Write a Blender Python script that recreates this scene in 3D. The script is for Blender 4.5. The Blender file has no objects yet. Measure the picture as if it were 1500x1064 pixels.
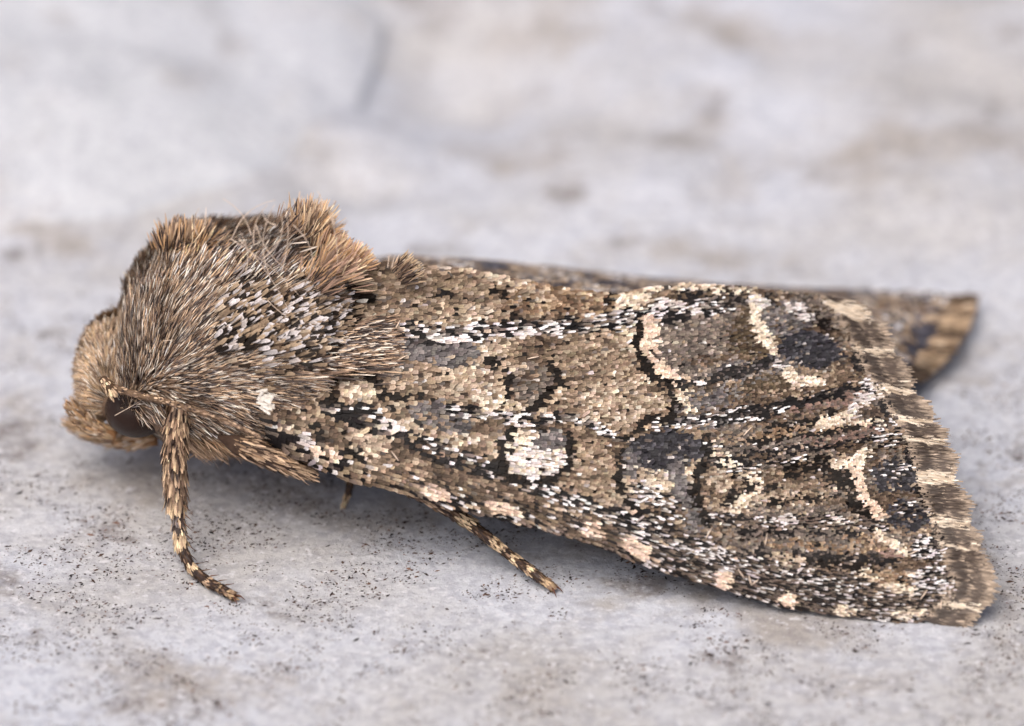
import bpy, math
import numpy as np
from mathutils import Matrix, Vector

# ---------------------------------------------------------------- camera, sky, sun, exposure
# 1 Blender unit = 1 centimetre
sc = bpy.context.scene
sc.unit_settings.system = 'METRIC'
sc.unit_settings.scale_length = 0.01
ELEV, DIST, PXCM = math.radians(30), 16.0, 680.0
TGT = np.array([0.0, 0.35, 0.4434])
FWD = np.array([0, math.cos(ELEV), -math.sin(ELEV)])
UPV = np.array([0, math.sin(ELEV), math.cos(ELEV)])
RGT = np.array([1.0, 0, 0])
CAM = TGT - DIST * FWD
cd = bpy.data.cameras.new('camera')
cam = bpy.data.objects.new('camera', cd)
sc.collection.objects.link(cam)
cam.location = CAM
cam.rotation_euler = (math.radians(60), 0, 0)
cd.sensor_width = 36
cd.lens = 36 * DIST / (1500 / PXCM)
cd.clip_start, cd.clip_end = 0.5, 400
cd.dof.use_dof = True
cd.dof.focus_distance = DIST + 0.10
cd.dof.aperture_fstop = 0.60
sc.camera = cam

SUN_EL, SUN_AZ = 60, -150           # azimuth: degrees from +Y (behind the subject) towards +X
w = bpy.data.worlds.new('World'); sc.world = w; w.use_nodes = True
nt = w.node_tree
bgn = nt.nodes['Background']
sky = nt.nodes.new('ShaderNodeTexSky'); sky.sky_type = 'NISHITA'; sky.sun_disc = False
sky.sun_elevation = math.radians(SUN_EL); sky.sun_rotation = math.radians(SUN_AZ)
sky.air_density = 0.40; sky.dust_density = 7.0; sky.ozone_density = 0.6
nt.links.new(sky.outputs[0], bgn.inputs[0]); bgn.inputs[1].default_value = 0.145
sd = bpy.data.lights.new('sun', 'SUN'); sd.energy = 1.15; sd.angle = math.radians(60); sd.color = (1, 0.955, 0.89)
so = bpy.data.objects.new('sun', sd); sc.collection.objects.link(so)
sdir = Vector((math.sin(math.radians(SUN_AZ)) * math.cos(math.radians(SUN_EL)),
               math.cos(math.radians(SUN_AZ)) * math.cos(math.radians(SUN_EL)), math.sin(math.radians(SUN_EL))))
so.rotation_euler = sdir.to_track_quat('Z', 'Y').to_euler()
so.location = sdir * 20
sc.view_settings.view_transform = 'Standard'
sc.view_settings.look = 'None'
sc.view_settings.gamma = 1
sc.view_settings.use_curve_mapping = False
sc.view_settings.exposure = 0.09
sc.render.engine = 'CYCLES'
sc.cycles.max_bounces = 6
sc.cycles.use_denoising = True
sc.cycles.denoising_prefilter = 'ACCURATE'

# ---------------------------------------------------------------- helpers
rng = np.random.default_rng(7)
COL = sc.collection

def lin(c):
    c = np.asarray(c, float) / 255.0
    return np.where(c <= 0.04045, c / 12.92, ((c + 0.055) / 1.055) ** 2.4)

def ray(u, v):
    u = np.asarray(u, float); v = np.asarray(v, float)
    return FWD * DIST + ((u - 750) / PXCM)[..., None] * RGT + ((532 - v) / PXCM)[..., None] * UPV

def at_y(u, v, y):
    d = ray(u, v); k = (np.asarray(y, float) - CAM[1]) / d[..., 1]
    return CAM + d * k[..., None]

def at_z(u, v, z):
    d = ray(u, v); k = (np.asarray(z, float) - CAM[2]) / d[..., 2]
    return CAM + d * k[..., None]

def project(P):
    q = np.asarray(P) - CAM
    dep = q @ FWD
    return 750 + (q @ RGT) / dep * DIST * PXCM, 532 - (q @ UPV) / dep * DIST * PXCM

def unit(a):
    return a / np.maximum(np.linalg.norm(a, axis=-1, keepdims=True), 1e-9)

def hashn(ix, iy, seed):
    n = (ix.astype(np.int64) * 374761393 + iy.astype(np.int64) * 668265263 + seed * 1442695041) & 0x7fffffff
    n = ((n ^ (n >> 13)) * 1274126177) & 0x7fffffff
    return ((n ^ (n >> 16)) & 0xffff) / 65535.0

def vnoise(x, y, seed=0):
    x = np.asarray(x, float); y = np.asarray(y, float)
    ix = np.floor(x); iy = np.floor(y); fx = x - ix; fy = y - iy
    fx = fx * fx * (3 - 2 * fx); fy = fy * fy * (3 - 2 * fy)
    a = hashn(ix, iy, seed); b = hashn(ix + 1, iy, seed); c = hashn(ix, iy + 1, seed); d = hashn(ix + 1, iy + 1, seed)
    return (a * (1 - fx) + b * fx) * (1 - fy) + (c * (1 - fx) + d * fx) * fy

def fbm(x, y, seed=0, oct=4):
    s = 0; a = 0.5
    for i in range(oct):
        s = s + a * vnoise(x * 2 ** i, y * 2 ** i, seed + i * 17); a *= 0.5
    return s / (1 - 0.5 ** oct)

def smooth(e0, e1, x):
    t = np.clip((x - e0) / (e1 - e0), 0, 1); return t * t * (3 - 2 * t)

def mesh_np(name, V, F, col=None, mat=None, parent=None, smooth_shade=False):
    """V (n,3), F (m,4) quads, col (n,3) linear"""
    me = bpy.data.meshes.new(name)
    V = np.ascontiguousarray(V, np.float32); F = np.ascontiguousarray(F, np.int32)
    k = F.shape[1]
    me.vertices.add(len(V)); me.vertices.foreach_set('co', V.ravel())
    me.loops.add(F.size); me.loops.foreach_set('vertex_index', F.ravel())
    me.polygons.add(len(F)); me.polygons.foreach_set('loop_start', np.arange(0, F.size, k, dtype=np.int32))
    me.polygons.foreach_set('loop_total', np.full(len(F), k, np.int32))
    if smooth_shade:
        me.polygons.foreach_set('use_smooth', np.ones(len(F), bool))
    me.update(calc_edges=True)
    if col is not None:
        at = me.attributes.new('pigment', 'FLOAT_COLOR', 'POINT')
        c = np.ones((len(V), 4), np.float32); c[:, :3] = col
        at.data.foreach_set('color', c.ravel())
    if mat: me.materials.append(mat)
    o = bpy.data.objects.new(name, me); COL.objects.link(o)
    if parent: o.parent = parent
    return o

def tag(o, label=None, cat=None, group=None, kind=None):
    if label: o['label'] = label
    if cat: o['category'] = cat
    if group: o['group'] = group
    if kind: o['kind'] = kind
    return o

# ---------------------------------------------------------------- materials
def new_mat(name):
    m = bpy.data.materials.new(name); m.use_nodes = True
    return m, m.node_tree, m.node_tree.nodes['Principled BSDF']

def pigment_mat(name, rough=0.5, spec=0.3, source='attr', grain=0.25, scale=260, sheen=0.0):
    m, t, b = new_mat(name)
    if source == 'attr':
        a = t.nodes.new('ShaderNodeAttribute'); a.attribute_name = 'pigment'; col = a.outputs['Color']
    else:
        oi = t.nodes.new('ShaderNodeObjectInfo'); a = t.nodes.new('ShaderNodeAttribute'); a.attribute_name = 'pigment'
        mm = t.nodes.new('ShaderNodeMix'); mm.data_type = 'RGBA'; mm.blend_type = 'MULTIPLY'; mm.inputs[0].default_value = 1
        t.links.new(oi.outputs['Color'], mm.inputs[6]); t.links.new(a.outputs['Color'], mm.inputs[7]); col = mm.outputs[2]
    if grain:
        g = t.nodes.new('ShaderNodeNewGeometry')
        n = t.nodes.new('ShaderNodeTexNoise'); n.inputs['Scale'].default_value = scale; n.inputs['Detail'].default_value = 2
        t.links.new(g.outputs['Position'], n.inputs['Vector'])
        r = t.nodes.new('ShaderNodeMapRange'); r.inputs[1].default_value = 0.3; r.inputs[2].default_value = 0.7
        r.inputs[3].default_value = 1 - grain; r.inputs[4].default_value = 1 + grain
        t.links.new(n.outputs[0], r.inputs[0])
        x = t.nodes.new('ShaderNodeVectorMath'); x.operation = 'SCALE'
        t.links.new(col, x.inputs[0]); t.links.new(r.outputs[0], x.inputs['Scale']); col = x.outputs[0]
    t.links.new(col, b.inputs['Base Color'])
    b.inputs['Roughness'].default_value = rough
    b.inputs['Specular IOR Level'].default_value = spec
    if sheen:
        b.inputs['Sheen Weight'].default_value = sheen
    return m

M_SCALE = pigment_mat('wing_scale_pigment', 0.5, 0.14)
M_SCALE_OBJ = pigment_mat('wing_scale_pigment_single', 0.5, 0.14, source='obj')
M_HAIR = pigment_mat('hair_pigment', 0.45, 0.22, grain=0.15)
M_SKIN = pigment_mat('body_cuticle', 0.7, 0.2, grain=0.3, scale=60)

def plain_mat(name, rgb, rough, spec=0.4, bump=None):
    m, t, b = new_mat(name)
    n = t.nodes.new('ShaderNodeTexNoise'); n.inputs['Scale'].default_value = 40
    tc = t.nodes.new('ShaderNodeTexCoord'); t.links.new(tc.outputs['Object'], n.inputs['Vector'])
    cr = t.nodes.new('ShaderNodeValToRGB'); c = lin(rgb)
    cr.color_ramp.elements[0].position = 0.3; cr.color_ramp.elements[1].position = 0.7
    cr.color_ramp.elements[0].color = (*(c * 0.75), 1); cr.color_ramp.elements[1].color = (*np.minimum(c * 1.25, 1), 1)
    t.links.new(n.outputs[0], cr.inputs[0]); t.links.new(cr.outputs[0], b.inputs['Base Color'])
    b.inputs['Roughness'].default_value = rough; b.inputs['Specular IOR Level'].default_value = spec
    if bump:
        vo = t.nodes.new('ShaderNodeTexVoronoi'); vo.inputs['Scale'].default_value = bump
        t.links.new(tc.outputs['Object'], vo.inputs['Vector'])
        bp = t.nodes.new('ShaderNodeBump'); bp.inputs['Strength'].default_value = 0.25; bp.inputs['Distance'].default_value = 0.002
        bp.invert = True
        t.links.new(vo.outputs['Distance'], bp.inputs['Height']); t.links.new(bp.outputs[0], b.inputs['Normal'])
    return m

M_EYE = plain_mat('compound_eye', (42, 27, 20), 0.24, 0.25, bump=170)
M_CLAW = plain_mat('claw_chitin', (92, 52, 30), 0.35)
M_FILAMENT = plain_mat('pale_filament', (226, 205, 184), 0.4)
M_SPINE = plain_mat('leg_spine', (104, 74, 52), 0.4)

def stone_mat(name, light, mid, warm, blot=1.0, specks=0.7):
    m, t, b = new_mat(name)
    L = t.links.new
    g = t.nodes.new('ShaderNodeNewGeometry')
    def noise(scale, detail=4, rough=0.55, off=0.0):
        mp = t.nodes.new('ShaderNodeMapping'); mp.inputs['Location'].default_value = (off, off * 1.7, off * .3)
        L(g.outputs['Position'], mp.inputs[0])
        n = t.nodes.new('ShaderNodeTexNoise'); n.inputs['Scale'].default_value = scale
        n.inputs['Detail'].default_value = detail; n.inputs['Roughness'].default_value = rough
        L(mp.outputs[0], n.inputs['Vector']); return n.outputs[0]
    def rng_(x, a, b_, c=0.0, d=1.0):
        r = t.nodes.new('ShaderNodeMapRange'); r.inputs[1].default_value = a; r.inputs[2].default_value = b_
        r.inputs[3].default_value = c; r.inputs[4].default_value = d; r.interpolation_type = 'SMOOTHSTEP'
        L(x, r.inputs[0]); return r.outputs[0]
    def mix(f, a, b_, mode='MIX'):
        x = t.nodes.new('ShaderNodeMix'); x.data_type = 'RGBA'; x.blend_type = mode
        if isinstance(f, float): x.inputs[0].default_value = f
        else: L(f, x.inputs[0])
        for s, val in ((6, a), (7, b_)):
            if isinstance(val, tuple): x.inputs[s].default_value = val
            else: L(val, x.inputs[s])
        return x.outputs[2]
    def mul(a, b_):
        x = t.nodes.new('ShaderNodeMath'); x.operation = 'MULTIPLY'
        for s, val in ((0, a), (1, b_)):
            if isinstance(val, float): x.inputs[s].default_value = val
            else: L(val, x.inputs[s])
        return x.outputs[0]
    c = lambda q: (*lin(q), 1)
    col = mix(rng_(noise(1.3, 5, 0.6), 0.38, 0.66), c(light), c(mid))
    col = mix(mul(rng_(noise(2.6, 4, 0.6, 5.0), 0.50, 0.70), 0.95 * blot), col, c(warm))
    col = mix(mul(rng_(noise(4.5, 5, 0.65, 9.0), 0.57, 0.70), 0.8 * blot), col, c((134, 127, 124)))
    # fine crystalline mottling
    col = mix(mul(rng_(noise(34, 4, 0.65, 2.0), 0.42, 0.62), 0.7), col, mix(1.0, col, (0.72, 0.72, 0.76, 1), 'MULTIPLY'))
    col = mix(mul(rng_(noise(55, 2, 0.5, 12.0), 0.58, 0.70), 0.55), col, c((226, 227, 232)))
    # tiny dark stains in clusters
    cl = rng_(noise(5.5, 4, 0.7, 3.0), 0.40, 0.66)
    sp = rng_(noise(75, 2, 0.55, 7.0), 0.63, 0.70)
    col = mix(mul(mul(sp, cl), specks), col, c((84, 64, 56)))
    L(col, b.inputs['Base Color'])
    b.inputs['Roughness'].default_value = 0.75; b.inputs['Specular IOR Level'].default_value = 0.25
    bp = t.nodes.new('ShaderNodeBump'); bp.inputs['Strength'].default_value = 0.65; bp.inputs['Distance'].default_value = 0.013
    ad = t.nodes.new('ShaderNodeMath'); ad.operation = 'ADD'
    L(noise(48, 6, 0.75, 1.0), ad.inputs[0]); L(mul(noise(9, 3, 0.6, 4.0), 1.6), ad.inputs[1])
    L(ad.outputs[0], bp.inputs['Height']); L(bp.outputs[0], b.inputs['Normal'])
    return m

M_STONE = stone_mat('pale_stone', (209, 214, 223), (194, 194, 194), (174, 169, 164))
M_ROCK = stone_mat('white_rock', (219, 224, 231), (206, 211, 217), (190, 186, 184), blot=0.45, specks=0.3)

# ---------------------------------------------------------------- ground
def gh(x, y):
    near = smooth(1.0, 2.2, y)
    base = 0.010 * (fbm(x * 2.2 + 3, y * 2.2, 5) - 0.5) + 0.007 * (fbm(x * 11, y * 11, 8, 3) - 0.5)
    far = (fbm(x * 0.9 + 7, y * 0.9, 21, 3) - 0.5) * 0.22 + (fbm(x * 3.1, y * 3.1, 25, 3) - 0.5) * 0.09
    dip = 0.16 * np.exp(-(((x + 0.12) / .24) ** 2 + ((y - 2.62) / .42) ** 2)) + .05 * np.exp(-(((x + 0.40) / .14) ** 2 + ((y - 1.98) / .12) ** 2))
    return base - 0.006 + near * far * 0.8 - dip

def grid_axis(lo, hi, fine_lo, fine_hi, fine, coarse):
    a = [np.arange(lo, fine_lo, coarse), np.arange(fine_lo, fine_hi, fine), np.arange(fine_hi, hi + coarse, coarse)]
    return np.concatenate(a)
gx = grid_axis(-60, 60, -1.7, 1.7, 0.0125, 1.2)
gy = grid_axis(-20, 90, -0.9, 3.6, 0.016, 1.2)
X, Y = np.meshgrid(gx, gy)
Z = gh(X, Y)
nx, ny = len(gx), len(gy)
idx = np.arange(nx * ny).reshape(ny, nx)
F = np.stack([idx[:-1, :-1], idx[:-1, 1:], idx[1:, 1:], idx[1:, :-1]], -1).reshape(-1, 4)
ground = mesh_np('ground', np.stack([X, Y, Z], -1).reshape(-1, 3), F, mat=M_STONE, smooth_shade=True)
tag(ground, 'pale blue grey weathered stone surface under the moth', 'ground', kind='structure')

# raised white rock behind, to the left
def build_rock():
    # plan outline (on the ground) from the picture's edge, closed far outside on the left and behind
    edge = [(-300, 440), (-120, 410), (0, 385), (140, 356), (260, 330), (350, 300), (430, 262), (490, 195), (535, 105), (562, 20), (575, -60), (570, -160), (520, -300)]
    P = at_z(np.array([e[0] for e in edge]), np.array([e[1] for e in edge]), 0.0)[:, :2]
    P = np.vstack([P, [[-1.2, 6.2], [-3.5, 6.6], [-5.0, 4.2], [-4.2, 2.0]]])
    # resample closed outline
    C = np.vstack([P, P[:1]]); L = np.r_[0, np.cumsum(np.linalg.norm(np.diff(C, axis=0), axis=1))]
    n = 260; s = np.linspace(0, L[-1], n, endpoint=False)
    O = np.stack([np.interp(s, L, C[:, 0]), np.interp(s, L, C[:, 1])], -1)
    for _ in range(4):
        O = (np.roll(O, 1, 0) + O + np.roll(O, -1, 0)) / 3
    cen = np.array([-2.3, 3.9])
    rings = 70; V = []
    for k in range(rings + 1):
        r = 1 - k / rings
        Q = cen + (O - cen) * (0.002 + r * 0.998)
        d = (1 - r)
        z = -0.05 + 0.22 * (1 - np.exp(-d / 0.14)) + 0.10 * d
        n1 = (fbm(Q[:, 0] * 1.6, Q[:, 1] * 1.6, 31, 4) - 0.5) * 0.16 * min(1, d * 6) + (fbm(Q[:, 0] * 6, Q[:, 1] * 6, 33, 3) - 0.5) * 0.05
        V.append(np.column_stack([Q, z + n1]))
    V = np.vstack(V); F = []
    ii = np.arange(n); jj = (ii + 1) % n
    for k in range(rings):
        F.append(np.stack([k * n + ii, k * n + jj, (k + 1) * n + jj, (k + 1) * n + ii], -1))
    o = mesh_np('rock', V, np.vstack(F), mat=M_ROCK, smooth_shade=True)
    return tag(o, 'rounded bluish white rock rising from the stone behind the head', 'rock')
build_rock()

# grit: tiny dark flakes, uncountable
def build_grit():
    n = 26000
    u = rng.uniform(-60, 1560, n * 3); v = rng.uniform(430, 1090, n * 3)
    d = fbm(u / 55, v / 28, 41, 4) + 0.25 * fbm(u / 220, v / 110, 47, 2)
    keep = d > 0.555 + 0.17 * rng.random(n * 3)
    u, v = u[keep][:n], v[keep][:n]
    P = at_z(u, v, np.zeros(len(u))); P[:, 2] = gh(P[:, 0], P[:, 1])
    m = len(P)
    size = np.minimum(rng.lognormal(-6.75, 0.5, m), .0042)
    ang = rng.normal(0.35, 0.8, m); asp = rng.uniform(1.0, 2.8, m)
    a = np.stack([np.cos(ang), np.sin(ang), np.zeros(m)], -1); b = np.stack([-np.sin(ang), np.cos(ang), np.zeros(m)], -1)
    T = []
    for k in range(4):
        th = k * math.pi / 2 + rng.normal(0, 0.35, m); r = size * rng.uniform(0.6, 1.3, m)
        T.append(P + a * (np.cos(th) * r * asp)[:, None] + b * (np.sin(th) * r)[:, None] + np.array([0, 0, 0.0008]))
    top = P + np.array([0, 0, 1.0]) * (size * 0.7 + 0.001)[:, None]
    V = np.stack(T + [top], 1).reshape(-1, 3)
    base = np.arange(m)[:, None] * 5
    F = np.concatenate([base + np.array([[k, (k + 1) % 4, 4]]) for k in range(4)], 0)
    pal = lin([(58, 48, 46), (84, 66, 58), (120, 92, 78), (40, 36, 38)])
    c = pal[rng.choice(4, m, p=[.4, .3, .12, .18])]
    o = mesh_np('grit', V, F, np.repeat(c, 5, 0), M_SKIN)
    tag(o, 'tiny dark specks of grit scattered over the pale stone', 'grit', kind='stuff')
build_grit()

# ---------------------------------------------------------------- the moth
moth = bpy.data.objects.new('moth', None); COL.objects.link(moth)
moth.location = (0, 0, 0); moth.empty_display_size = 0.2
tag(moth, 'mottled brown and grey furry moth resting with folded wings on pale stone', 'moth')

# ---- instanced strips: flat scales and hairs
SC_A = np.repeat([0, .52, .86, 1.0], 3); SC_B = np.array([-.24, 0, .24, -.46, 0, .46, -.50, 0, .50, -.42, 0, .42])
SC_F = np.array([[r * 3 + c, r * 3 + c + 1, r * 3 + c + 4, r * 3 + c + 3] for r in range(3) for c in range(2)])
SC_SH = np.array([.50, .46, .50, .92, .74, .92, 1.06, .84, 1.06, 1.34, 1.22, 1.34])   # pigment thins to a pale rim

def scales_mesh(name, P, D, N, L, W, C, lift, mat, parent, curl=0.07, tooth=0.07, shade=SC_SH):
    n = len(P)
    S = unit(np.cross(N, D))
    a = np.tile(SC_A, (n, 1)); b = np.tile(SC_B, (n, 1))
    e = rng.uniform(-tooth, tooth, (n, 3)) + np.array([0, .03, 0]); a[:, 9:] += e; a[:, 6:9] += e
    b += rng.uniform(-.05, .05, b.shape)
    h = lift[:, None] * a + (1 - (2 * b) ** 2) * curl * W[:, None] * (0.3 + 0.7 * a)
    V = P[:, None] + D[:, None] * (a * L[:, None])[..., None] + S[:, None] * (b * W[:, None])[..., None] + N[:, None] * h[..., None]
    F = (np.arange(n)[:, None, None] * 12 + SC_F[None]).reshape(-1, 4)
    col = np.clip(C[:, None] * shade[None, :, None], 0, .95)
    return mesh_np(name, V.reshape(-1, 3), F, col.reshape(-1, 3), mat, parent)

H_A = np.array([0, .35, .72, 1.0]); H_W = np.array([.45, .85, 1.0, .38])

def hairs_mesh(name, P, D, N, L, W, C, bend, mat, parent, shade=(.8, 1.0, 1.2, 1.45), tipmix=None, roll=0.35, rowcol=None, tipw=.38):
    n = len(P); hw_ = H_W.copy(); hw_[3] = tipw
    S = unit(np.cross(N, D)); N2 = unit(np.cross(D, S))
    r = rng.normal(0, roll, n)[:, None]
    S2 = S * np.cos(r) + N2 * np.sin(r)
    rows = []; cols = []
    for k in range(4):
        c = P + D * (L * H_A[k])[:, None] + N2 * (bend * L * H_A[k] ** 2)[:, None]
        wv = (W * hw_[k] * 0.5)[:, None]
        rows += [c - S2 * wv, c + S2 * wv]
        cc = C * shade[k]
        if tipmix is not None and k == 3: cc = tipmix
        if rowcol is not None: cc = rowcol[:, k]
        cols += [cc, cc]
    V = np.stack(rows, 1); Cc = np.clip(np.stack(cols, 1), 0, .95)
    t = np.array([[0, 1, 3, 2], [2, 3, 5, 4], [4, 5, 7, 6]])
    F = (np.arange(n)[:, None, None] * 8 + t[None]).reshape(-1, 4)
    return mesh_np(name, V.reshape(-1, 3), F, Cc.reshape(-1, 3), mat, parent)

def idw(u, v, pts, soft=55.0, p=2.2):
    num = 0; den = 0
    for (a, b, s) in pts:
        d = ((u - a) ** 2 + (v - b) ** 2 + soft ** 2) ** (-p)
        num = num + d * s; den = den + d
    return num / den

# ---- near forewing as a surface over photo-aligned wing coordinates (u, v)
COSTA = [(380, 640), (430, 668), (480, 690), (515, 703), (590, 722), (650, 740), (726, 759), (780, 771), (836, 787), (901, 810), (949, 830), (1034, 855), (1090, 872), (1141, 889), (1235, 902), (1305, 911), (1348, 911), (1390, 901), (1444, 885), (1500, 868)]
DORSUM = [(380, 380), (545, 385), (620, 392), (690, 399), (740, 408), (825, 425), (867, 431), (906, 432), (951, 423), (994, 418), (1060, 420), (1140, 427), (1205, 436), (1320, 455), (1500, 480)]
MARGIN = [(1205, 436), (1232, 468), (1255, 510), (1272, 545), (1300, 590), (1332, 640), (1350, 700), (1366, 755), (1388, 815), (1400, 855), (1386, 885), (1352, 908)]
LEFT = [(380, 550), (390, 545), (430, 530), (500, 525), (530, 500), (545, 450), (560, 420), (600, 400), (650, 412), (680, 430), (920, 600)]
pl = lambda pts, x: np.interp(x, [p[0] for p in pts], [p[1] for p in pts])
vb_ = lambda u: pl(COSTA, u)
vt_ = lambda u: pl(DORSUM, u)
mu_ = lambda v: np.interp(v, [p[1] for p in MARGIN], [p[0] for p in MARGIN])
YE = [(380, .30), (430, .27), (515, .22), (700, .16), (900, .10), (1100, .04), (1340, .0), (1500, 0.0)]
YR = [(380, .62), (545, .64), (900, .64), (1100, .67), (1250, .71), (1500, .74)]

def wing_y(u, v):
    b, t_ = vb_(u), vt_(u)
    t = (b - v) / (b - t_)
    tc = np.clip(t, 0, 1.3)
    f = 0.80 * tc + 0.20 * tc ** 2.2 + np.minimum(t, 0) * 0.8
    ed = np.exp(-np.clip(t, -.2, 2) / 0.06) * 0.012         # the costal edge rolls under a little
    rip = 0.006 * np.sin(v / 15.0 + (u - 1000) * 0.012) * smooth(950, 1200, u) * (1 - smooth(780, 860, v))
    wob = 0.018 * (fbm(u / 120, v / 90, 61, 2) - 0.5)
    return pl(YE, u) + (pl(YR, u) - pl(YE, u)) * f + ed + rip + wob

def wing_p(u, v):
    return at_y(u, v, wing_y(u, v))

def wing_frame(u, v, slope):
    e = 3.0
    P = wing_p(u, v)
    du = wing_p(u + e, v) - wing_p(u - e, v); dv = wing_p(u, v + e) - wing_p(u, v - e)
    N = unit(np.cross(dv, du)); N = np.where((N @ FWD)[:, None] > 0, -N, N)
    c = 1 / np.sqrt(1 + slope ** 2)
    D = unit(du * c[:, None] + dv * (slope * c)[:, None])
    return P, D, N

SLOPE = [(450, 500, .15), (450, 640, .25), (600, 420, .1), (600, 520, .05), (600, 620, .15), (650, 720, .38), (750, 450, .05), (780, 560, .05), (780, 660, .12), (800, 760, .4),
         (900, 440, .02), (900, 560, .03), (950, 660, .15), (930, 790, .38), (1050, 450, 0), (1050, 560, -.08), (1080, 650, -.05), (1080, 760, .12), (1080, 850, .32), (1200, 480, -.05),
         (1200, 580, -.18), (1200, 660, -.1), (1200, 740, .05), (1200, 830, .2), (1320, 640, 0), (1340, 750, .08), (1350, 860, .08), (1240, 890, .2)]

# palettes (sRGB of the scales themselves)
PAL = {
    'cream': [(.5, (222, 209, 190)), (.33, (200, 183, 160)), (.17, (170, 150, 127))],
    'white': [(.6, (212, 206, 206)), (.4, (188, 178, 172))],
    'pinkcream': [(.6, (220, 197, 178)), (.4, (196, 170, 148))],
    'light': [(.40, (186, 168, 146)), (.3, (160, 141, 119)), (.18, (208, 197, 181)), (.12, (118, 99, 80))],
    'tan': [(.34, (156, 136, 113)), (.27, (134, 114, 93)), (.15, (186, 168, 146)), (.15, (104, 86, 69)), (.09, (70, 56, 45))],
    'brown': [(.42, (112, 94, 76)), (.3, (90, 73, 58)), (.15, (142, 122, 101)), (.13, (58, 46, 38))],
    'greybrown': [(.35, (120, 109, 100)), (.27, (100, 91, 85)), (.18, (146, 132, 118)), (.14, (72, 65, 62)), (.06, (176, 165, 153))],
    'grey': [(.38, (114, 109, 109)), (.32, (90, 86, 88)), (.22, (142, 136, 133)), (.08, (64, 60, 63))],
    'slate': [(.45, (60, 59, 66)), (.35, (40, 39, 46)), (.20, (96, 95, 102))],
    'dark': [(.75, (27, 19, 13)), (.20, (44, 33, 24)), (.05, (90, 72, 56))],
    'black': [(.62, (26, 23, 25)), (.26, (46, 41, 42)), (.12, (96, 86, 82))],
    'saltpepper': [(.32, (214, 211, 214)), (.08, (170, 160, 152)), (.42, (28, 25, 28)), (.2, (118, 107, 100))],
    'pepper': [(.15, (198, 193, 194)), (.50, (36, 31, 32)), (.35, (116, 102, 91))],
    'rose': [(.5, (146, 119, 107)), (.3, (122, 100, 90)), (.2, (104, 92, 86))],
    'olive': [(.5, (98, 82, 60)), (.3, (68, 55, 40)), (.2, (126, 112, 92))],
    'rust': [(.40, (150, 124, 96)), (.35, (116, 92, 68)), (.25, (184, 161, 132))],
}

def pick(pal, n):
    MIXED = pal in ('saltpepper', 'pepper'); pal = PAL[pal]; p = np.array([x[0] for x in pal]); p = p / p.sum()
    L_ = lin(np.array([x[1] for x in pal])); k = 1.0 if MIXED else .80
    return L_[rng.choice(len(pal), n, p=p)] * k + (1 - k) * (L_ * p[:, None]).sum(0)

def dist_poly(u, v, pts):
    best = np.full(u.shape, 1e9)
    for (x0, y0), (x1, y1) in zip(pts[:-1], pts[1:]):
        dx, dy = x1 - x0, y1 - y0
        t = np.clip(((u - x0) * dx + (v - y0) * dy) / (dx * dx + dy * dy + 1e-9), 0, 1)
        best = np.minimum(best, np.hypot(u - x0 - t * dx, v - y0 - t * dy))
    return best

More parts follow.
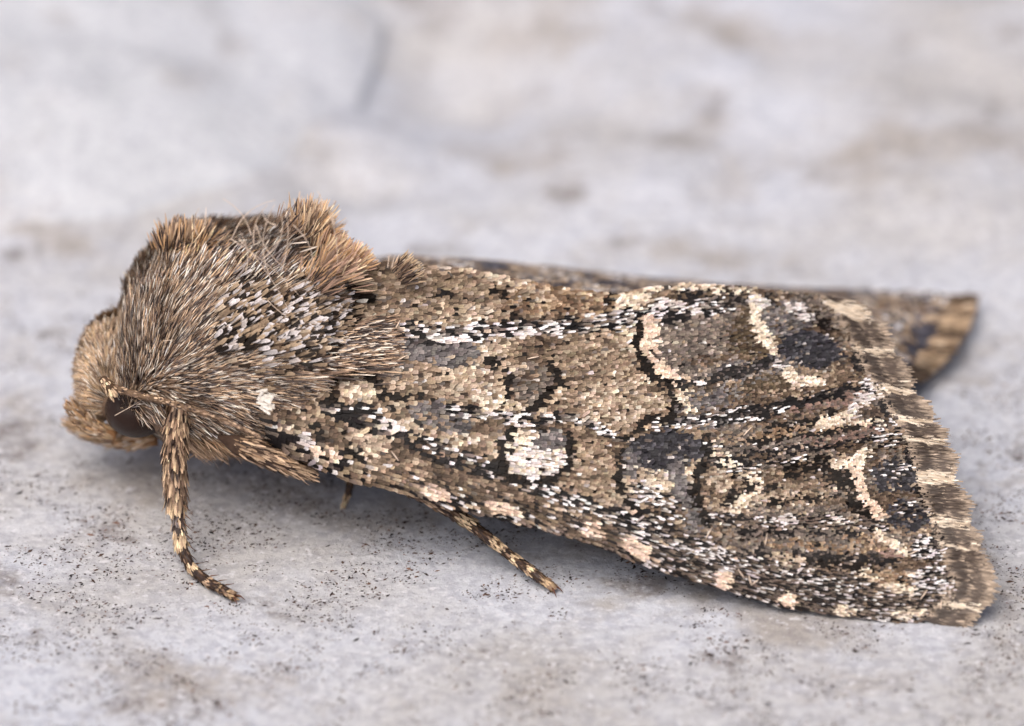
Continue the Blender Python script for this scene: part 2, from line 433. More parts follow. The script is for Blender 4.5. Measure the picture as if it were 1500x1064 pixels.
# every mark: ('e', cx, cy, rx, ry, rotation, palette, coverage) or ('s', points, half width, palette, coverage)
MARKS = [
    # broad fields
    ('e', 640, 440, 130, 45, 4, 'tan', .9), ('e', 600, 560, 90, 55, 0, 'tan', .7), ('e', 690, 560, 55, 45, 0, 'light', .75),
    ('e', 860, 560, 75, 75, 0, 'tan', .85), ('e', 900, 590, 60, 35, 0, 'light', .55), ('e', 860, 690, 45, 50, 0, 'tan', .9), ('e', 820, 440, 110, 26, 3, 'rust', .6),
    ('e', 1000, 505, 60, 55, 0, 'greybrown', .9), ('e', 1060, 500, 45, 55, 0, 'greybrown', .8), ('e', 1040, 600, 60, 30, -8, 'grey', .7),
    ('e', 1100, 545, 70, 22, -10, 'grey', .6), ('e', 1110, 640, 90, 25, -10, 'greybrown', .7), ('e', 1130, 720, 90, 34, 3, 'tan', .7), ('e', 1120, 735, 60, 20, 3, 'light', .45),
    ('s', [(1070, 592), (1240, 560)], 8, 'brown', .7), ('s', [(1085, 622), (1200, 606), (1270, 590)], 7, 'brown', .7), ('s', [(1060, 662), (1270, 630)], 6, 'greybrown', .7), ('s', [(1110, 702), (1240, 692)], 8, 'brown', .7), ('s', [(1100, 748), (1270, 752)], 7, 'greybrown', .7), ('s', [(1080, 790), (1300, 800)], 8, 'brown', .6), ('s', [(1060, 645), (1180, 636)], 6, 'tan', .7),
    ('e', 1160, 795, 110, 28, 4, 'greybrown', .8), ('e', 1130, 850, 130, 34, 14, 'pepper', .85), ('e', 980, 800, 110, 30, 20, 'pepper', .7), ('e', 1270, 870, 100, 34, 8, 'pepper', .7),
    ('e', 1260, 540, 40, 50, 0, 'brown', .6), ('e', 1210, 455, 60, 26, 10, 'greybrown', .7), ('e', 1150, 470, 40, 30, 0, 'grey', .7),
    ('e', 560, 690, 90, 26, 14, 'tan', .7), ('e', 700, 715, 90, 24, 20, 'brown', .55), ('e', 840, 765, 80, 20, 22, 'brown', .5),
    # slate honeycomb clusters of the inner wing
    ('e', 640, 512, 58, 26, 6, 'grey', .85), ('e', 612, 497, 34, 10, 4, 'black', .6), ('e', 640, 612, 48, 22, 14, 'grey', .8), ('e', 560, 535, 40, 18, 5, 'greybrown', .5),
    # inner dark wavy line
    ('s', [(434, 540), (458, 546), (482, 556), (486, 582), (474, 592)], 8, 'dark', .75), ('s', [(518, 552), (540, 560), (556, 576), (570, 588), (604, 584)], 8, 'dark', .7),
    ('e', 498, 529, 16, 8, 0, 'dark', .7), ('e', 520, 576, 30, 17, 10, 'light', .85), ('e', 526, 580, 20, 11, 10, 'cream', .5), ('e', 458, 566, 20, 18, 0, 'light', .8),
    ('e', 456, 622, 7, 9, 0, 'dark', .8), ('e', 463, 640, 9, 8, 0, 'dark', .8), ('e', 513, 655, 12, 9, 0, 'dark', .7), ('e', 524, 668, 10, 7, 0, 'dark', .6), ('e', 494, 680, 15, 9, 0, 'black', .75),
    ('e', 446, 645, 14, 8, 30, 'white', .7), ('e', 534, 668, 10, 8, 0, 'cream', .7), ('e', 470, 664, 22, 12, 15, 'pinkcream', .6), ('e', 430, 590, 18, 14, 0, 'light', .6),
    # top basal dots
    ('e', 535, 441, 7, 6, 0, 'dark', .8), ('e', 607, 452, 12, 6, 0, 'dark', .6), ('e', 642, 431, 12, 6, 0, 'black', .7), ('e', 727, 433, 14, 8, 0, 'dark', .6), ('e', 748, 458, 9, 12, 0, 'dark', .6), ('e', 895, 443, 14, 10, 0, 'dark', .7),
    ('e', 680, 462, 45, 12, 0, 'light', .6), ('e', 780, 432, 26, 8, 0, 'light', .6),
    # upper pale streak along the fold
    ('s', [(590, 484), (660, 492), (700, 484), (780, 482), (860, 476), (930, 461), (1010, 454), (1060, 448)], 10, 'saltpepper', .85), ('e', 650, 497, 32, 6, 4, 'white', .7), ('e', 770, 490, 50, 9, 0, 'white', .4),
    ('s', [(960, 446), (1010, 455)], 6, 'white', .8), ('s', [(975, 470), (1000, 462)], 7, 'black', .6), ('e', 925, 441, 28, 11, -12, 'cream', .95), ('s', [(940, 424), (1000, 420), (1090, 424)], 7, 'cream', .6), ('s', [(1000, 434), (1120, 440)], 9, 'black', .5),
    # middle pale streak with dark fleck
    ('s', [(470, 597), (500, 606), (550, 607), (580, 628)], 7, 'saltpepper', .85), ('e', 563, 621, 26, 8, 30, 'white', .9), ('s', [(490, 603), (543, 620), (595, 646), (640, 665), (708, 682), (776, 711), (836, 731), (879, 748), (921, 759), (977, 781), (1020, 785)], 12, 'black', .55),
    ('s', [(622, 650), (690, 679), (740, 698), (800, 722), (860, 744), (930, 770), (1000, 800), (1060, 820)], 9, 'saltpepper', .6),
    ('s', [(655, 603), (720, 611), (775, 617), (840, 614), (872, 630), (905, 640)], 7, 'saltpepper', .85), ('s', [(640, 640), (680, 650), (722, 645)], 9, 'light', .6),
    # dark hoof mark (claviform)
    ('e', 776, 562, 37, 30, 0, 'greybrown', .85), ('e', 770, 555, 20, 16, 0, 'brown', .5), ('s', [(715, 530), (722, 545)], 6, 'dark', .8), ('s', [(738, 545), (742, 565), (734, 588), (740, 602)], 6, 'dark', .75),
    ('s', [(803, 536), (814, 549), (816, 562), (804, 577), (786, 593), (768, 599)], 6, 'dark', .9), ('e', 722, 592, 22, 12, 10, 'cream', .7), ('e', 755, 598, 16, 8, 0, 'light', .7),
    # round pale spot (orbicular)
    ('e', 778, 666, 47, 38, 8, 'cream', .95), ('e', 782, 676, 44, 28, 8, 'white', .65), ('e', 800, 646, 24, 19, 0, 'grey', .85), ('e', 768, 628, 16, 7, 0, 'white', .8),
    ('s', [(748, 634), (730, 650), (724, 674), (738, 697), (770, 709), (802, 704), (826, 686), (833, 655), (830, 640)], 5, 'dark', .9), ('s', [(745, 636), (738, 660)], 5, 'dark', .7),
    # kidney mark (reniform)
    ('e', 970, 700, 46, 26, 6, 'light', .9), ('e', 960, 735, 50, 26, 25, 'saltpepper', .6), ('e', 972, 660, 58, 30, 0, 'slate', 1.0), ('e', 918, 682, 17, 24, 0, 'grey', .85), ('s', [(985, 690), (996, 715), (1008, 738), (1016, 765)], 13, 'grey', .85), ('e', 962, 706, 22, 14, 0, 'cream', .6),
    ('s', [(904, 668), (901, 704), (910, 727), (932, 752)], 5, 'dark', .85), ('s', [(918, 642), (932, 628), (946, 615), (980, 617), (994, 628)], 6, 'dark', .9), ('s', [(1031, 640), (1036, 664), (1018, 696), (1014, 721), (1025, 747), (1036, 768)], 6, 'dark', .85),
    ('s', [(985, 596), (984, 612)], 6, 'dark', .8), ('s', [(905, 634), (935, 632), (970, 630)], 4, 'brown', .6),
    # outer line (postmedial) with its cream band
    ('s', [(932, 474), (929, 507), (940, 540), (957, 558), (977, 567), (986, 590)], 6, 'dark', .92), ('s', [(949, 474), (950, 507), (958, 532), (972, 550), (1000, 562)], 11, 'pinkcream', .88), ('s', [(996, 580), (1000, 600), (1012, 606)], 9, 'cream', .7),
    ('s', [(1040, 660), (1062, 682), (1076, 698), (1092, 710), (1070, 728), (1060, 742)], 6, 'dark', .7), ('s', [(1050, 668), (1094, 694), (1106, 712), (1086, 736), (1050, 760)], 11, 'cream', .65), ('e', 1050, 706, 18, 20, 0, 'light', .8), ('e', 1046, 652, 10, 12, 0, 'cream', .7),
    ('s', [(960, 628), (1030, 619), (1060, 606), (1118, 603)], 6, 'saltpepper', .75), ('s', [(1040, 680), (1140, 664), (1273, 642)], 7, 'black', .6), ('s', [(1030, 655), (1100, 648)], 5, 'saltpepper', .5),
    # outer streaks
    ('s', [(1000, 565), (1056, 551), (1127, 533)], 7, 'black', .8), ('e', 1020, 560, 10, 5, 0, 'white', .8), ('s', [(1094, 568), (1150, 560)], 12, 'olive', .75), ('e', 1086, 492, 22, 38, 10, 'olive', .75), ('e', 1096, 520, 24, 12, 0, 'olive', .7),
    ('s', [(1110, 608), (1188, 587), (1240, 570)], 6, 'black', .75), ('s', [(1160, 602), (1265, 580)], 7, 'rose', .7), ('s', [(1120, 631), (1174, 624), (1215, 606)], 6, 'dark', .75), ('s', [(1180, 645), (1284, 630)], 7, 'rose', .8),
    ('s', [(1150, 690), (1202, 682), (1232, 696), (1242, 716), (1256, 742), (1270, 756)], 11, 'dark', .75), ('e', 1225, 705, 22, 16, 0, 'dark', .55), ('s', [(1090, 718), (1140, 712)], 4, 'dark', .6),
    ('s', [(1040, 760), (1136, 767), (1180, 764), (1240, 768), (1290, 772)], 7, 'pepper', .85), ('e', 1150, 764, 14, 6, 0, 'white', .9), ('e', 1225, 766, 16, 5, 0, 'white', .6), ('s', [(1090, 812), (1200, 815), (1310, 822)], 6, 'black', .7), ('s', [(1180, 825), (1240, 826), (1290, 850)], 8, 'dark', .7), ('e', 1300, 812, 22, 8, 5, 'rose', .7), ('e', 1260, 790, 30, 10, 0, 'rust', .6),
    ('e', 1150, 820, 30, 12, 10, 'light', .6),
    ('s', [(1060, 612), (1160, 596), (1256, 573)], 4, 'black', .85), ('s', [(1096, 648), (1200, 634), (1284, 616)], 4, 'dark', .8), ('s', [(1110, 640), (1230, 620)], 5, 'rust', .6), ('s', [(1046, 624), (1150, 602)], 4, 'saltpepper', .75),
    ('s', [(1060, 692), (1180, 672)], 4, 'saltpepper', .6), ('s', [(1110, 735), (1235, 728)], 4, 'dark', .6), ('s', [(1080, 780), (1260, 784)], 4, 'black', .65), ('s', [(1120, 796), (1290, 806)], 4, 'rust', .6), ('s', [(1140, 842), (1250, 858)], 4, 'saltpepper', .7), ('s', [(1010, 530), (1090, 524)], 4, 'brown', .6),
    # zigzag pale line near the margin
    ('s', [(1104, 440), (1104, 470), (1116, 498), (1128, 514)], 10, 'cream', .9), ('e', 1108, 443, 16, 8, 0, 'white', .8), ('s', [(1130, 532), (1160, 552)], 6, 'white', .5), ('s', [(1150, 548), (1166, 560), (1200, 563)], 8, 'cream', .95),
    ('s', [(1196, 622), (1226, 616), (1250, 600)], 7, 'cream', .95), ('s', [(1225, 618), (1290, 618)], 6, 'cream', .7), ('s', [(1246, 600), (1268, 582), (1292, 566)], 9, 'white', .75),
    ('s', [(1222, 684), (1248, 674), (1262, 668)], 8, 'cream', .95), ('s', [(1248, 684), (1256, 704), (1264, 732), (1284, 752)], 9, 'pinkcream', .9), ('s', [(1284, 784), (1304, 798), (1326, 810)], 7, 'cream', .95), ('s', [(1266, 838), (1286, 856), (1330, 868)], 8, 'cream', .8), ('s', [(1150, 446), (1180, 470)], 6, 'white', .6),
    # slate blots between zigzag and margin
    ('e', 1184, 514, 46, 25, 8, 'slate', .95), ('e', 1304, 634, 34, 24, -30, 'saltpepper', .6), ('e', 1310, 700, 38, 24, 0, 'slate', .85), ('e', 1310, 690, 34, 10, 0, 'saltpepper', .4), ('e', 1330, 756, 36, 24, 0, 'slate', .8), ('e', 1336, 745, 28, 10, 0, 'saltpepper', .5), ('e', 1278, 566, 22, 14, 0, 'saltpepper', .8), ('e', 1362, 806, 34, 20, 8, 'saltpepper', .9), ('e', 1372, 850, 36, 20, 5, 'saltpepper', .9), ('e', 1296, 846, 30, 12, 5, 'rust', .7),
    ('e', 1200, 474, 26, 12, 40, 'dark', .6),
    # dark dashes on the margin itself
    ('e', 1254, 530, 13, 18, 0, 'black', .9), ('e', 1296, 590, 13, 16, 0, 'black', .9), ('e', 1334, 662, 11, 20, 0, 'black', .9), ('e', 1352, 724, 10, 20, 0, 'black', .9), ('e', 1371, 784, 10, 20, 0, 'black', .9), ('e', 1392, 838, 8, 16, 0, 'black', .9),
    # pale costal spots
    ('e', 635, 722, 26, 12, 18, 'pinkcream', .9), ('e', 735, 745, 30, 12, 20, 'pinkcream', .85), ('e', 925, 802, 26, 15, 20, 'pinkcream', .9), ('e', 1056, 850, 17, 13, 15, 'pinkcream', 1.0), ('e', 1152, 881, 15, 10, 10, 'pinkcream', 1.0), ('e', 1238, 896, 16, 8, 8, 'cream', 1.0), ('e', 1330, 900, 26, 8, 0, 'cream', .7), ('e', 860, 775, 22, 12, 20, 'pinkcream', .6),
]

def wing_colour(u, v):
    n = len(u); slim = np.zeros(n)
    uu = u + rng.normal(0, 1.0, n) + 13 * (fbm(u / 18, v / 18, 201, 2) - .5); vv = v + rng.normal(0, 1.0, n) + 13 * (fbm(u / 18, v / 18, 211, 2) - .5)
    C = pick('tan', n)
    nz = fbm(u / 60, v / 30, 71, 3)
    m = nz > .58; C[m] = pick('light', m.sum())
    m = nz < .42; C[m] = pick('brown', m.sum())
    o = smooth(960, 1120, u) > rng.random(n) * 1.3; C[o] = pick('greybrown', o.sum())
    tq = (vb_(u) - v) / (vb_(u) - vt_(u)); sn = fbm(u / 100, tq * 26, 77, 3) + rng.normal(0, .03, n)
    m = (u > 980) & (sn > .62); C[m] = pick('tan', m.sum())
    m = (u > 980) & (sn < .45); C[m] = pick('brown', m.sum()) * .85
    # costal stripe of alternating dark and pale flecks
    dc = vb_(u) - v
    m = (dc < 34) & (rng.random(n) < .85); C[m] = pick('pepper', m.sum())
    for mk in MARKS:
        if mk[0] == 'e':
            _, cx, cy, rx, ry, rot, pal, cov = mk
            c, s = math.cos(math.radians(rot)), math.sin(math.radians(rot))
            x = ((uu - cx) * c + (vv - cy) * s) / rx; y = (-(uu - cx) * s + (vv - cy) * c) / ry
            r = np.sqrt(x * x + y * y)
            f = min(1, cov * 1.08) * (1 - smooth(.85, 1.10, r))
        else:
            _, pts, hw, pal, cov = mk
            hw = hw + (.2 if pal in ('dark', 'black') else -1.2 if pal in ('cream', 'pinkcream') else .4); brk = 1.0
            hw = hw * (.7 + .7 * fbm(uu / 18, vv / 18, 85, 2))
            f = np.minimum(1, cov * 1.1 * brk) * (1 - smooth(hw * .8, hw * 1.3, dist_poly(uu, vv, pts)))
        m = rng.random(n) < f
        C[m] = pick(pal, m.sum()); slim[m] = 1.0 if pal in ('saltpepper', 'pepper', 'white') else 0.0
    q = rng.random(n); m = q < .018; C[m] = pick('dark', m.sum()); m = (q > .05) & (q < .06); C[m] = pick('white', m.sum()) * .9; m = (q > .085) & (q < .12); C[m] = pick('greybrown', m.sum())
    lum = C.mean(1); mot = .62 + .66 * fbm(u / 15, v / 9, 221, 3)
    C = C * np.where(lum > .55, .35 * mot + .62, mot * .95)[:, None]
    g_ = C @ np.array([.3, .55, .15]); C = C * .76 + g_[:, None] * .24
    C = C * np.exp(rng.normal(0, 0.14, (n, 1))) * np.exp(rng.normal(0, 0.02, (n, 3)))
    return .19 * (C / .19) ** 1.20 * np.array([1.0, .985, .965]), slim

# membrane
uu = np.linspace(396, 1402, 130); tt = np.linspace(0, 1, 60)
V = []
for t in tt:
    v = vb_(uu) + (vt_(uu) - vb_(uu)) * t
    ucl = np.minimum(np.maximum(uu, np.interp(v, [p[0] for p in LEFT], [p[1] for p in LEFT]) - 10), mu_(np.clip(v, 436, 908)))
    V.append(wing_p(ucl, np.clip(v, vt_(ucl), vb_(ucl))))
V = np.array(V)
idx = np.arange(V.shape[0] * V.shape[1]).reshape(V.shape[:2])
F = np.stack([idx[:-1, :-1], idx[:-1, 1:], idx[1:, 1:], idx[1:, :-1]], -1).reshape(-1, 4)
V = V.reshape(-1, 3) - FWD * -0.006
wing = mesh_np('forewing', V, F, np.tile(lin((66, 50, 38)), (len(V), 1)), M_SKIN, moth, True)
wing['label'] = 'scaled forewing with pale round spot and dark kidney mark'
sm = wing.modifiers.new('thickness', 'SOLIDIFY'); sm.thickness = 0.004; sm.offset = -1 if False else 0

# scale positions
U, Vv, WD = [], [], []
u = 376.0; k = 0
while u < 1404:
    wd = np.interp(u, [400, 600, 900, 1100, 1400], [8.4, 8.0, 6.4, 5.0, 4.6])
    st = wd * 0.64
    v = np.arange(380, 915, st) + (k % 2) * st / 2
    U.append(np.full(len(v), u)); Vv.append(v); WD.append(np.full(len(v), wd))
    u += wd * 0.84; k += 1
U = np.concatenate(U); Vv = np.concatenate(Vv); WD = np.concatenate(WD)
U = U + rng.normal(0, .12, len(U)) * WD; Vv = Vv + rng.normal(0, .08, len(U)) * WD
keep = (Vv < vb_(U) + 1) & (Vv > vt_(U) - 1) & (U < mu_(np.clip(Vv, 436, 908)) + 4) & (U > np.interp(Vv, [p[0] for p in LEFT], [p[1] for p in LEFT]) - 16 * smooth(550, 580, Vv))
keep &= rng.random(len(U)) > 0.012
U, Vv, WD = U[keep], Vv[keep], WD[keep]
slope = idw(U, Vv, SLOPE) + rng.normal(0, 0.045, len(U))
dc = vb_(U) - Vv
thin = 1 - 0.35 * (1 - smooth(20, 75, dc)) * smooth(450, 620, U)
odd = (rng.random(len(U)) < 0.02)
slope = np.where(odd, slope + rng.normal(0, .5, len(U)), slope)
P, D, N = wing_frame(U, Vv, slope)
C, slim = wing_colour(U, Vv)
thin = thin * (1 - .30 * slim)
Wc = WD * thin * rng.uniform(.82, 1.14, len(U)) / PXCM * .86
Lc = WD * 2.25 / np.sqrt(thin) * rng.uniform(.85, 1.2, len(U)) / PXCM
lift = Lc * rng.uniform(.12, .26, len(U)) + np.where(odd, .006, 0)
P0 = P - D * (Lc * .55)[:, None] + N * 0.001
# the 300 largest are single objects, the rest one cover
area = Wc * Lc
big = np.zeros(len(U), bool); big[np.argsort(-area)[:300]] = True
r = ~big
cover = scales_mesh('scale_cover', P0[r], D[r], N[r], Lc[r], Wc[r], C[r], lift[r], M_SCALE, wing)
cover['kind'] = 'stuff'
tmpl = []
for k in range(8):
    a = SC_A.copy(); b = SC_B + rng.uniform(-.05, .05, 12); e = rng.uniform(-.07, .07, 3) + np.array([0, .03, 0]); a[6:9] += e; a[9:] += e
    h = .16 * a; hb = (1 - (2 * b) ** 2) * .10 * (.3 + .7 * a)
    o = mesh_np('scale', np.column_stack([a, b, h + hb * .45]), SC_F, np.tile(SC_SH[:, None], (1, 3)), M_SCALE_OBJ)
    tmpl.append(o.data); bpy.data.objects.remove(o)
for i in np.where(big)[0]:
    o = bpy.data.objects.new('scale', tmpl[i % 8]); COL.objects.link(o); o.parent = wing
    S = np.cross(N[i], D[i]); S /= np.linalg.norm(S)
    o.matrix_local = Matrix(((D[i][0] * Lc[i], S[0] * Wc[i], N[i][0] * Lc[i], P0[i][0]), (D[i][1] * Lc[i], S[1] * Wc[i], N[i][1] * Lc[i], P0[i][1]),
                             (D[i][2] * Lc[i], S[2] * Wc[i], N[i][2] * Lc[i], P0[i][2]), (0, 0, 0, 1)))
    o.color = (*np.clip(C[i], 0, .95), 1)

# fringe of the outer margin
def fringe(name, parent, pts, surf, n, length, seed, step=58, start=20, dirs=None):
    pts = np.array(pts, float)
    L = np.r_[0, np.cumsum(np.linalg.norm(np.diff(pts, axis=0), axis=1))]
    q = rng.uniform(0, L[-1], n)
    u = np.interp(q, L, pts[:, 0]); v = np.interp(q, L, pts[:, 1])
    ang = np.interp(q, [d[0] for d in dirs], [d[1] for d in dirs]) + rng.normal(0, 5, n)
    row = rng.choice(3, n, p=[.36, .36, .28])            # three overlapping tiers
    r0 = np.choose(row, [-6.0, length * .22, length * .48]) + rng.normal(0, 3, n)
    ln = np.choose(row, [length * .50, length * .50, length * .52]) * rng.uniform(.75, 1.15, n)
    ca, sa = np.cos(np.radians(ang)), np.sin(np.radians(ang))
    u0, v0 = u + ca * r0, v + sa * r0
    ph = ((q - start + rng.normal(0, 2.5, n) + 50 * (fbm(q / 70, q * 0, 301, 2) - .5)) % step) / step
    lump = 1 + 0.22 * np.cos(2 * np.pi * (ph - .5)) * (1 if True else 0)
    ln = ln * lump
    A = surf(u0, v0); B = surf(u0 + ca * ln, v0 + sa * ln)
    D = B - A; Ls = np.linalg.norm(D, axis=1); D = unit(D)
    E = surf(u0 - sa * 3, v0 + ca * 3) - A
    N = unit(np.cross(D, E)); N = np.where((N @ FWD)[:, None] > 0, -N, N)
    D = unit(D + N * (0.01 + .06 * rng.random((n, 1))))
    ragged = rng.normal(0, 2.0, n); jit = np.exp(rng.normal(0, .16, (n, 1)))
    dk = lin((70, 61, 55)); dk2 = lin((88, 77, 69)); lt = lin((158, 142, 125)) * np.exp(rng.normal(0, .2, (n, 1))); cr = pick('cream', n)
    rows_ = []
    for k in range(4):
        rr = r0 + ln * H_A[k] + ragged
        vein = (ph < .10) | (ph > .90)
        blk = ((rr > 2) & (rr < length * .47)) | ((rr > length * .55) & (rr < length * .90))
        cc = np.where((blk & ~vein)[:, None], np.where((rr < length * .5)[:, None], dk, dk2), np.where(vein[:, None], cr, lt))
        rows_.append(cc * jit)
    rowc = np.stack(rows_, 1)
    C = rowc[:, 1]
    A = A + N * (0.002 + row * 0.0015 + 0.002 * rng.random(n))[:, None]
    o = hairs_mesh(name, A, D, N, Ls, rng.uniform(2.0, 3.6, n) / PXCM, C, rng.normal(-.02, .04, n), M_HAIR, parent, roll=.15, rowcol=rowc, tipw=.65)
    o['kind'] = 'stuff'
    return o
fringe('fringe', wing, MARGIN, wing_p, 8500, 54, 3, dirs=[(0, 14), (60, 10), (160, 10), (300, 6), (420, 8), (500, 12), (600, 8)])

# ---- far forewing
FAR = [  # u, ridge (v,Y), far costa (v,Y)
    (560, 402, .66, 371, 1.05), (650, 404, .68, 374, 1.10), (740, 416, .68, 380, 1.15), (860, 438, .68, 393, 1.20), (950, 442, .70, 404, 1.23),
    (1050, 445, .72, 412, 1.27), (1150, 452, .74, 418, 1.30), (1220, 470, .78, 420, 1.31), (1290, 515, .86, 421, 1.33), (1345, 552, .93, 424, 1.34), (1395, 556, .95, 428, 1.35), (1450, 560, .97, 436, 1.36)]
fa = np.array(FAR)
def far_p(u, t):
    a = at_y(u, np.interp(u, fa[:, 0], fa[:, 1]), np.interp(u, fa[:, 0], fa[:, 2]))
    b = at_y(u, np.interp(u, fa[:, 0], fa[:, 3]), np.interp(u, fa[:, 0], fa[:, 4]))
    p = a + (b - a) * np.asarray(t)[..., None]
    p[..., 2] += 0.012 * np.sin(np.pi * np.asarray(t)) - 0.01
    p[..., 2] = np.maximum(p[..., 2], 0.012)
    return p
def far_edge(t): return 1316 + 70 * np.asarray(t) + 14 * np.sin(np.pi * np.asarray(t))
uu = np.linspace(0, 1, 80); tt = np.linspace(0, 1, 24)
V = np.array([far_p(560 + (far_edge(t) - 560) * uu, np.full(80, t)) for t in tt])
idx = np.arange(V.shape[0] * V.shape[1]).reshape(V.shape[:2])
F = np.stack([idx[:-1, :-1], idx[:-1, 1:], idx[1:, 1:], idx[1:, :-1]], -1).reshape(-1, 4)
far = mesh_np('forewing', V.reshape(-1, 3) - np.array([0, 0, .005]), F, np.tile(lin((66, 50, 38)), (V.shape[0] * V.shape[1], 1)), M_SKIN, moth, True)
far['label'] = 'far forewing showing beyond the ridge of the back'
sm = far.modifiers.new('thickness', 'SOLIDIFY'); sm.thickness = 0.004
n = 6500
t = rng.random(n); s = rng.random(n); fu = 560 + (far_edge(t) - 560) * s
P = far_p(fu, t); D = unit(far_p(fu + 4, t) - far_p(fu - 4, t)); E = far_p(fu, t + .02) - far_p(fu, t - .02)
N = unit(np.cross(D, E)); N = np.where(N[:, 2:] < 0, -N, N)
C = pick('tan', n); nz = fbm(fu / 45, t * 4, 91, 3) + rng.normal(0, .05, n)
for lo, hi, pal in ((0, .36, 'slate'), (.36, .44, 'brown'), (.52, .58, 'grey'), (.58, .64, 'light'), (.64, 1, 'saltpepper')):
    m = (nz >= lo) & (nz < hi); C[m] = pick(pal, m.sum())
m = (np.abs(fu - 1300 - 60 * t) < 26) & (rng.random(n) < .25); C[m] = pick('slate', m.sum())
C = C * (.9 + .9 * fbm(fu / 30, t * 3, 95, 2))[:, None]  # mottling, plus brightness painted in because this wing faces away from the sun
o = scales_mesh('scale_cover', P - D * .02, D, N, rng.uniform(.026, .04, n), rng.uniform(.011, .016, n), C, np.full(n, .005), M_SCALE, far)
o['kind'] = 'stuff'
# far fringe
n = 3000
t = rng.random(n); row = rng.choice(2, n)
P = far_p(far_edge(t) + row * 18 - 4, t); D = unit(far_p(far_edge(t) + 8, t) - far_p(far_edge(t), t) + rng.normal(0, .0012, (n, 3)))
ph = (t * 4.6 + .5 * fbm(t * 9, t * 0, 131, 2) + rng.normal(0, .10, n)) % 1
dark = (ph > .35) & (ph < .85)
C = np.where(dark[:, None], pick('brown', n) * .8, pick('light', n) * np.array([1.02, .94, .84])) * np.exp(rng.normal(0, .12, (n, 1)))
o = hairs_mesh('fringe', P, D, np.tile([0, -.3, .95], (n, 1)), rng.uniform(.025, .06, n), rng.uniform(.003, .006, n), C * 1.15, rng.normal(0, .05, n), M_HAIR, far, shade=(.9, .9, .9, 1.15), roll=.3)
o['kind'] = 'stuff'

# ---- body: head, thorax and abdomen as one continuous mesh
YC = 0.66
SEC = np.array([  # px, centre z, half height, half width
    (112, .240, .010, .012), (118, .240, .055, .070), (130, .242, .085, .115), (148, .246, .100, .145), (166, .254, .100, .150), (176, .268, .108, .158), (188, .285, .130, .190),
    (212, .305, .168, .235), (250, .325, .206, .275), (300, .335, .212, .300), (360, .335, .205, .318), (420, .338, .210, .318), (465, .338, .205, .300), (505, .325, .180, .255),
    (545, .300, .140, .195), (600, .270, .115, .170), (720, .225, .110, .170), (860, .190, .100, .155), (1000, .150, .080, .130), (1090, .120, .050, .080), (1130, .105, .008, .010)])
def body_sec(xp):
    return [np.interp(xp, SEC[:, 0], SEC[:, k]) for k in (1, 2, 3)]
def body_p(xp, phi):
    zc, rz, ry = body_sec(xp)
    x = (xp - 750) / PXCM * 1.012
    return np.stack([x + 0 * phi, YC - ry * np.cos(phi), zc + rz * np.sin(phi)], -1)
def body_n(xp, phi):
    a = body_p(xp + 3, phi) - body_p(xp - 3, phi); b = body_p(xp, phi + .02) - body_p(xp, phi - .02)
    N = unit(np.cross(a, b)); O = body_p(xp, phi) - np.stack([(xp - 750) / PXCM * 1.012, np.full(len(xp), YC), body_sec(xp)[0]], -1)
    return np.where(((N * O).sum(1) < 0)[:, None], -N, N)
xs = np.concatenate([np.linspace(112, 200, 26), np.linspace(206, 560, 44), np.linspace(575, 1130, 40)]); ph = np.linspace(0, 2 * np.pi, 48, endpoint=False)
V = np.array([body_p(np.full(48, x), ph) for x in xs]); nr = len(xs)
ii = np.arange(48); jj = (ii + 1) % 48
F = np.vstack([np.stack([k * 48 + ii, k * 48 + jj, (k + 1) * 48 + jj, (k + 1) * 48 + ii], -1) for k in range(nr - 1)] +
              [np.array([[0 + a, (nr - 1) * 0 + (47 - a), (46 - a), a + 1] for a in range(0, 23)]), np.array([[(nr - 1) * 48 + b for b in (a, a + 1, 46 - a, 47 - a)] for a in range(0, 23)])])
body = mesh_np('body', V.reshape(-1, 3), F, np.tile(lin((118, 97, 80)), (nr * 48, 1)), M_SKIN, moth, True)

HANG = [(105, 500, 150), (105, 560, 185), (135, 625, 235), (150, 468, 118), (178, 440, 85), (205, 500, 62), (190, 560, 50), (235, 600, -40), (238, 350, 88), (262, 330, 88), (292, 330, 75), (260, 420, 58),
        (260, 500, 45), (270, 560, 20), (330, 340, 42), (330, 400, 44), (340, 480, 28), (340, 560, 5), (320, 620, -20), (400, 330, 42), (400, 400, 38), (400, 480, 20), (400, 560, -2), (400, 620, -22),
        (448, 310, 62), (470, 380, 45), (480, 450, 18), (500, 520, 4), (520, 400, 38), (520, 350, 48), (330, 680, -75), (380, 690, -55), (430, 680, -35), (290, 650, -85), (560, 480, 3), (560, 540, -6)]
HP = {'dark': (56, 45, 41), 'mid': (126, 104, 87), 'tan': (184, 158, 131), 'pale': (214, 202, 187), 'orange': (184, 148, 110), 'pink': (176, 144, 124), 'cream': (214, 190, 156), 'buff': (168, 144, 114), 'belly': (150, 124, 98), 'ash': (112, 104, 102)}
def hpick(n, spec):
    p = np.array([s[1] for s in spec], float); p /= p.sum()
    return lin(np.array([HP[s[0]] for s in spec]))[rng.choice(len(spec), n, p=p)]
DEF = [('dark', .31), ('mid', .24), ('tan', .20), ('pale', .18), ('ash', .07)]

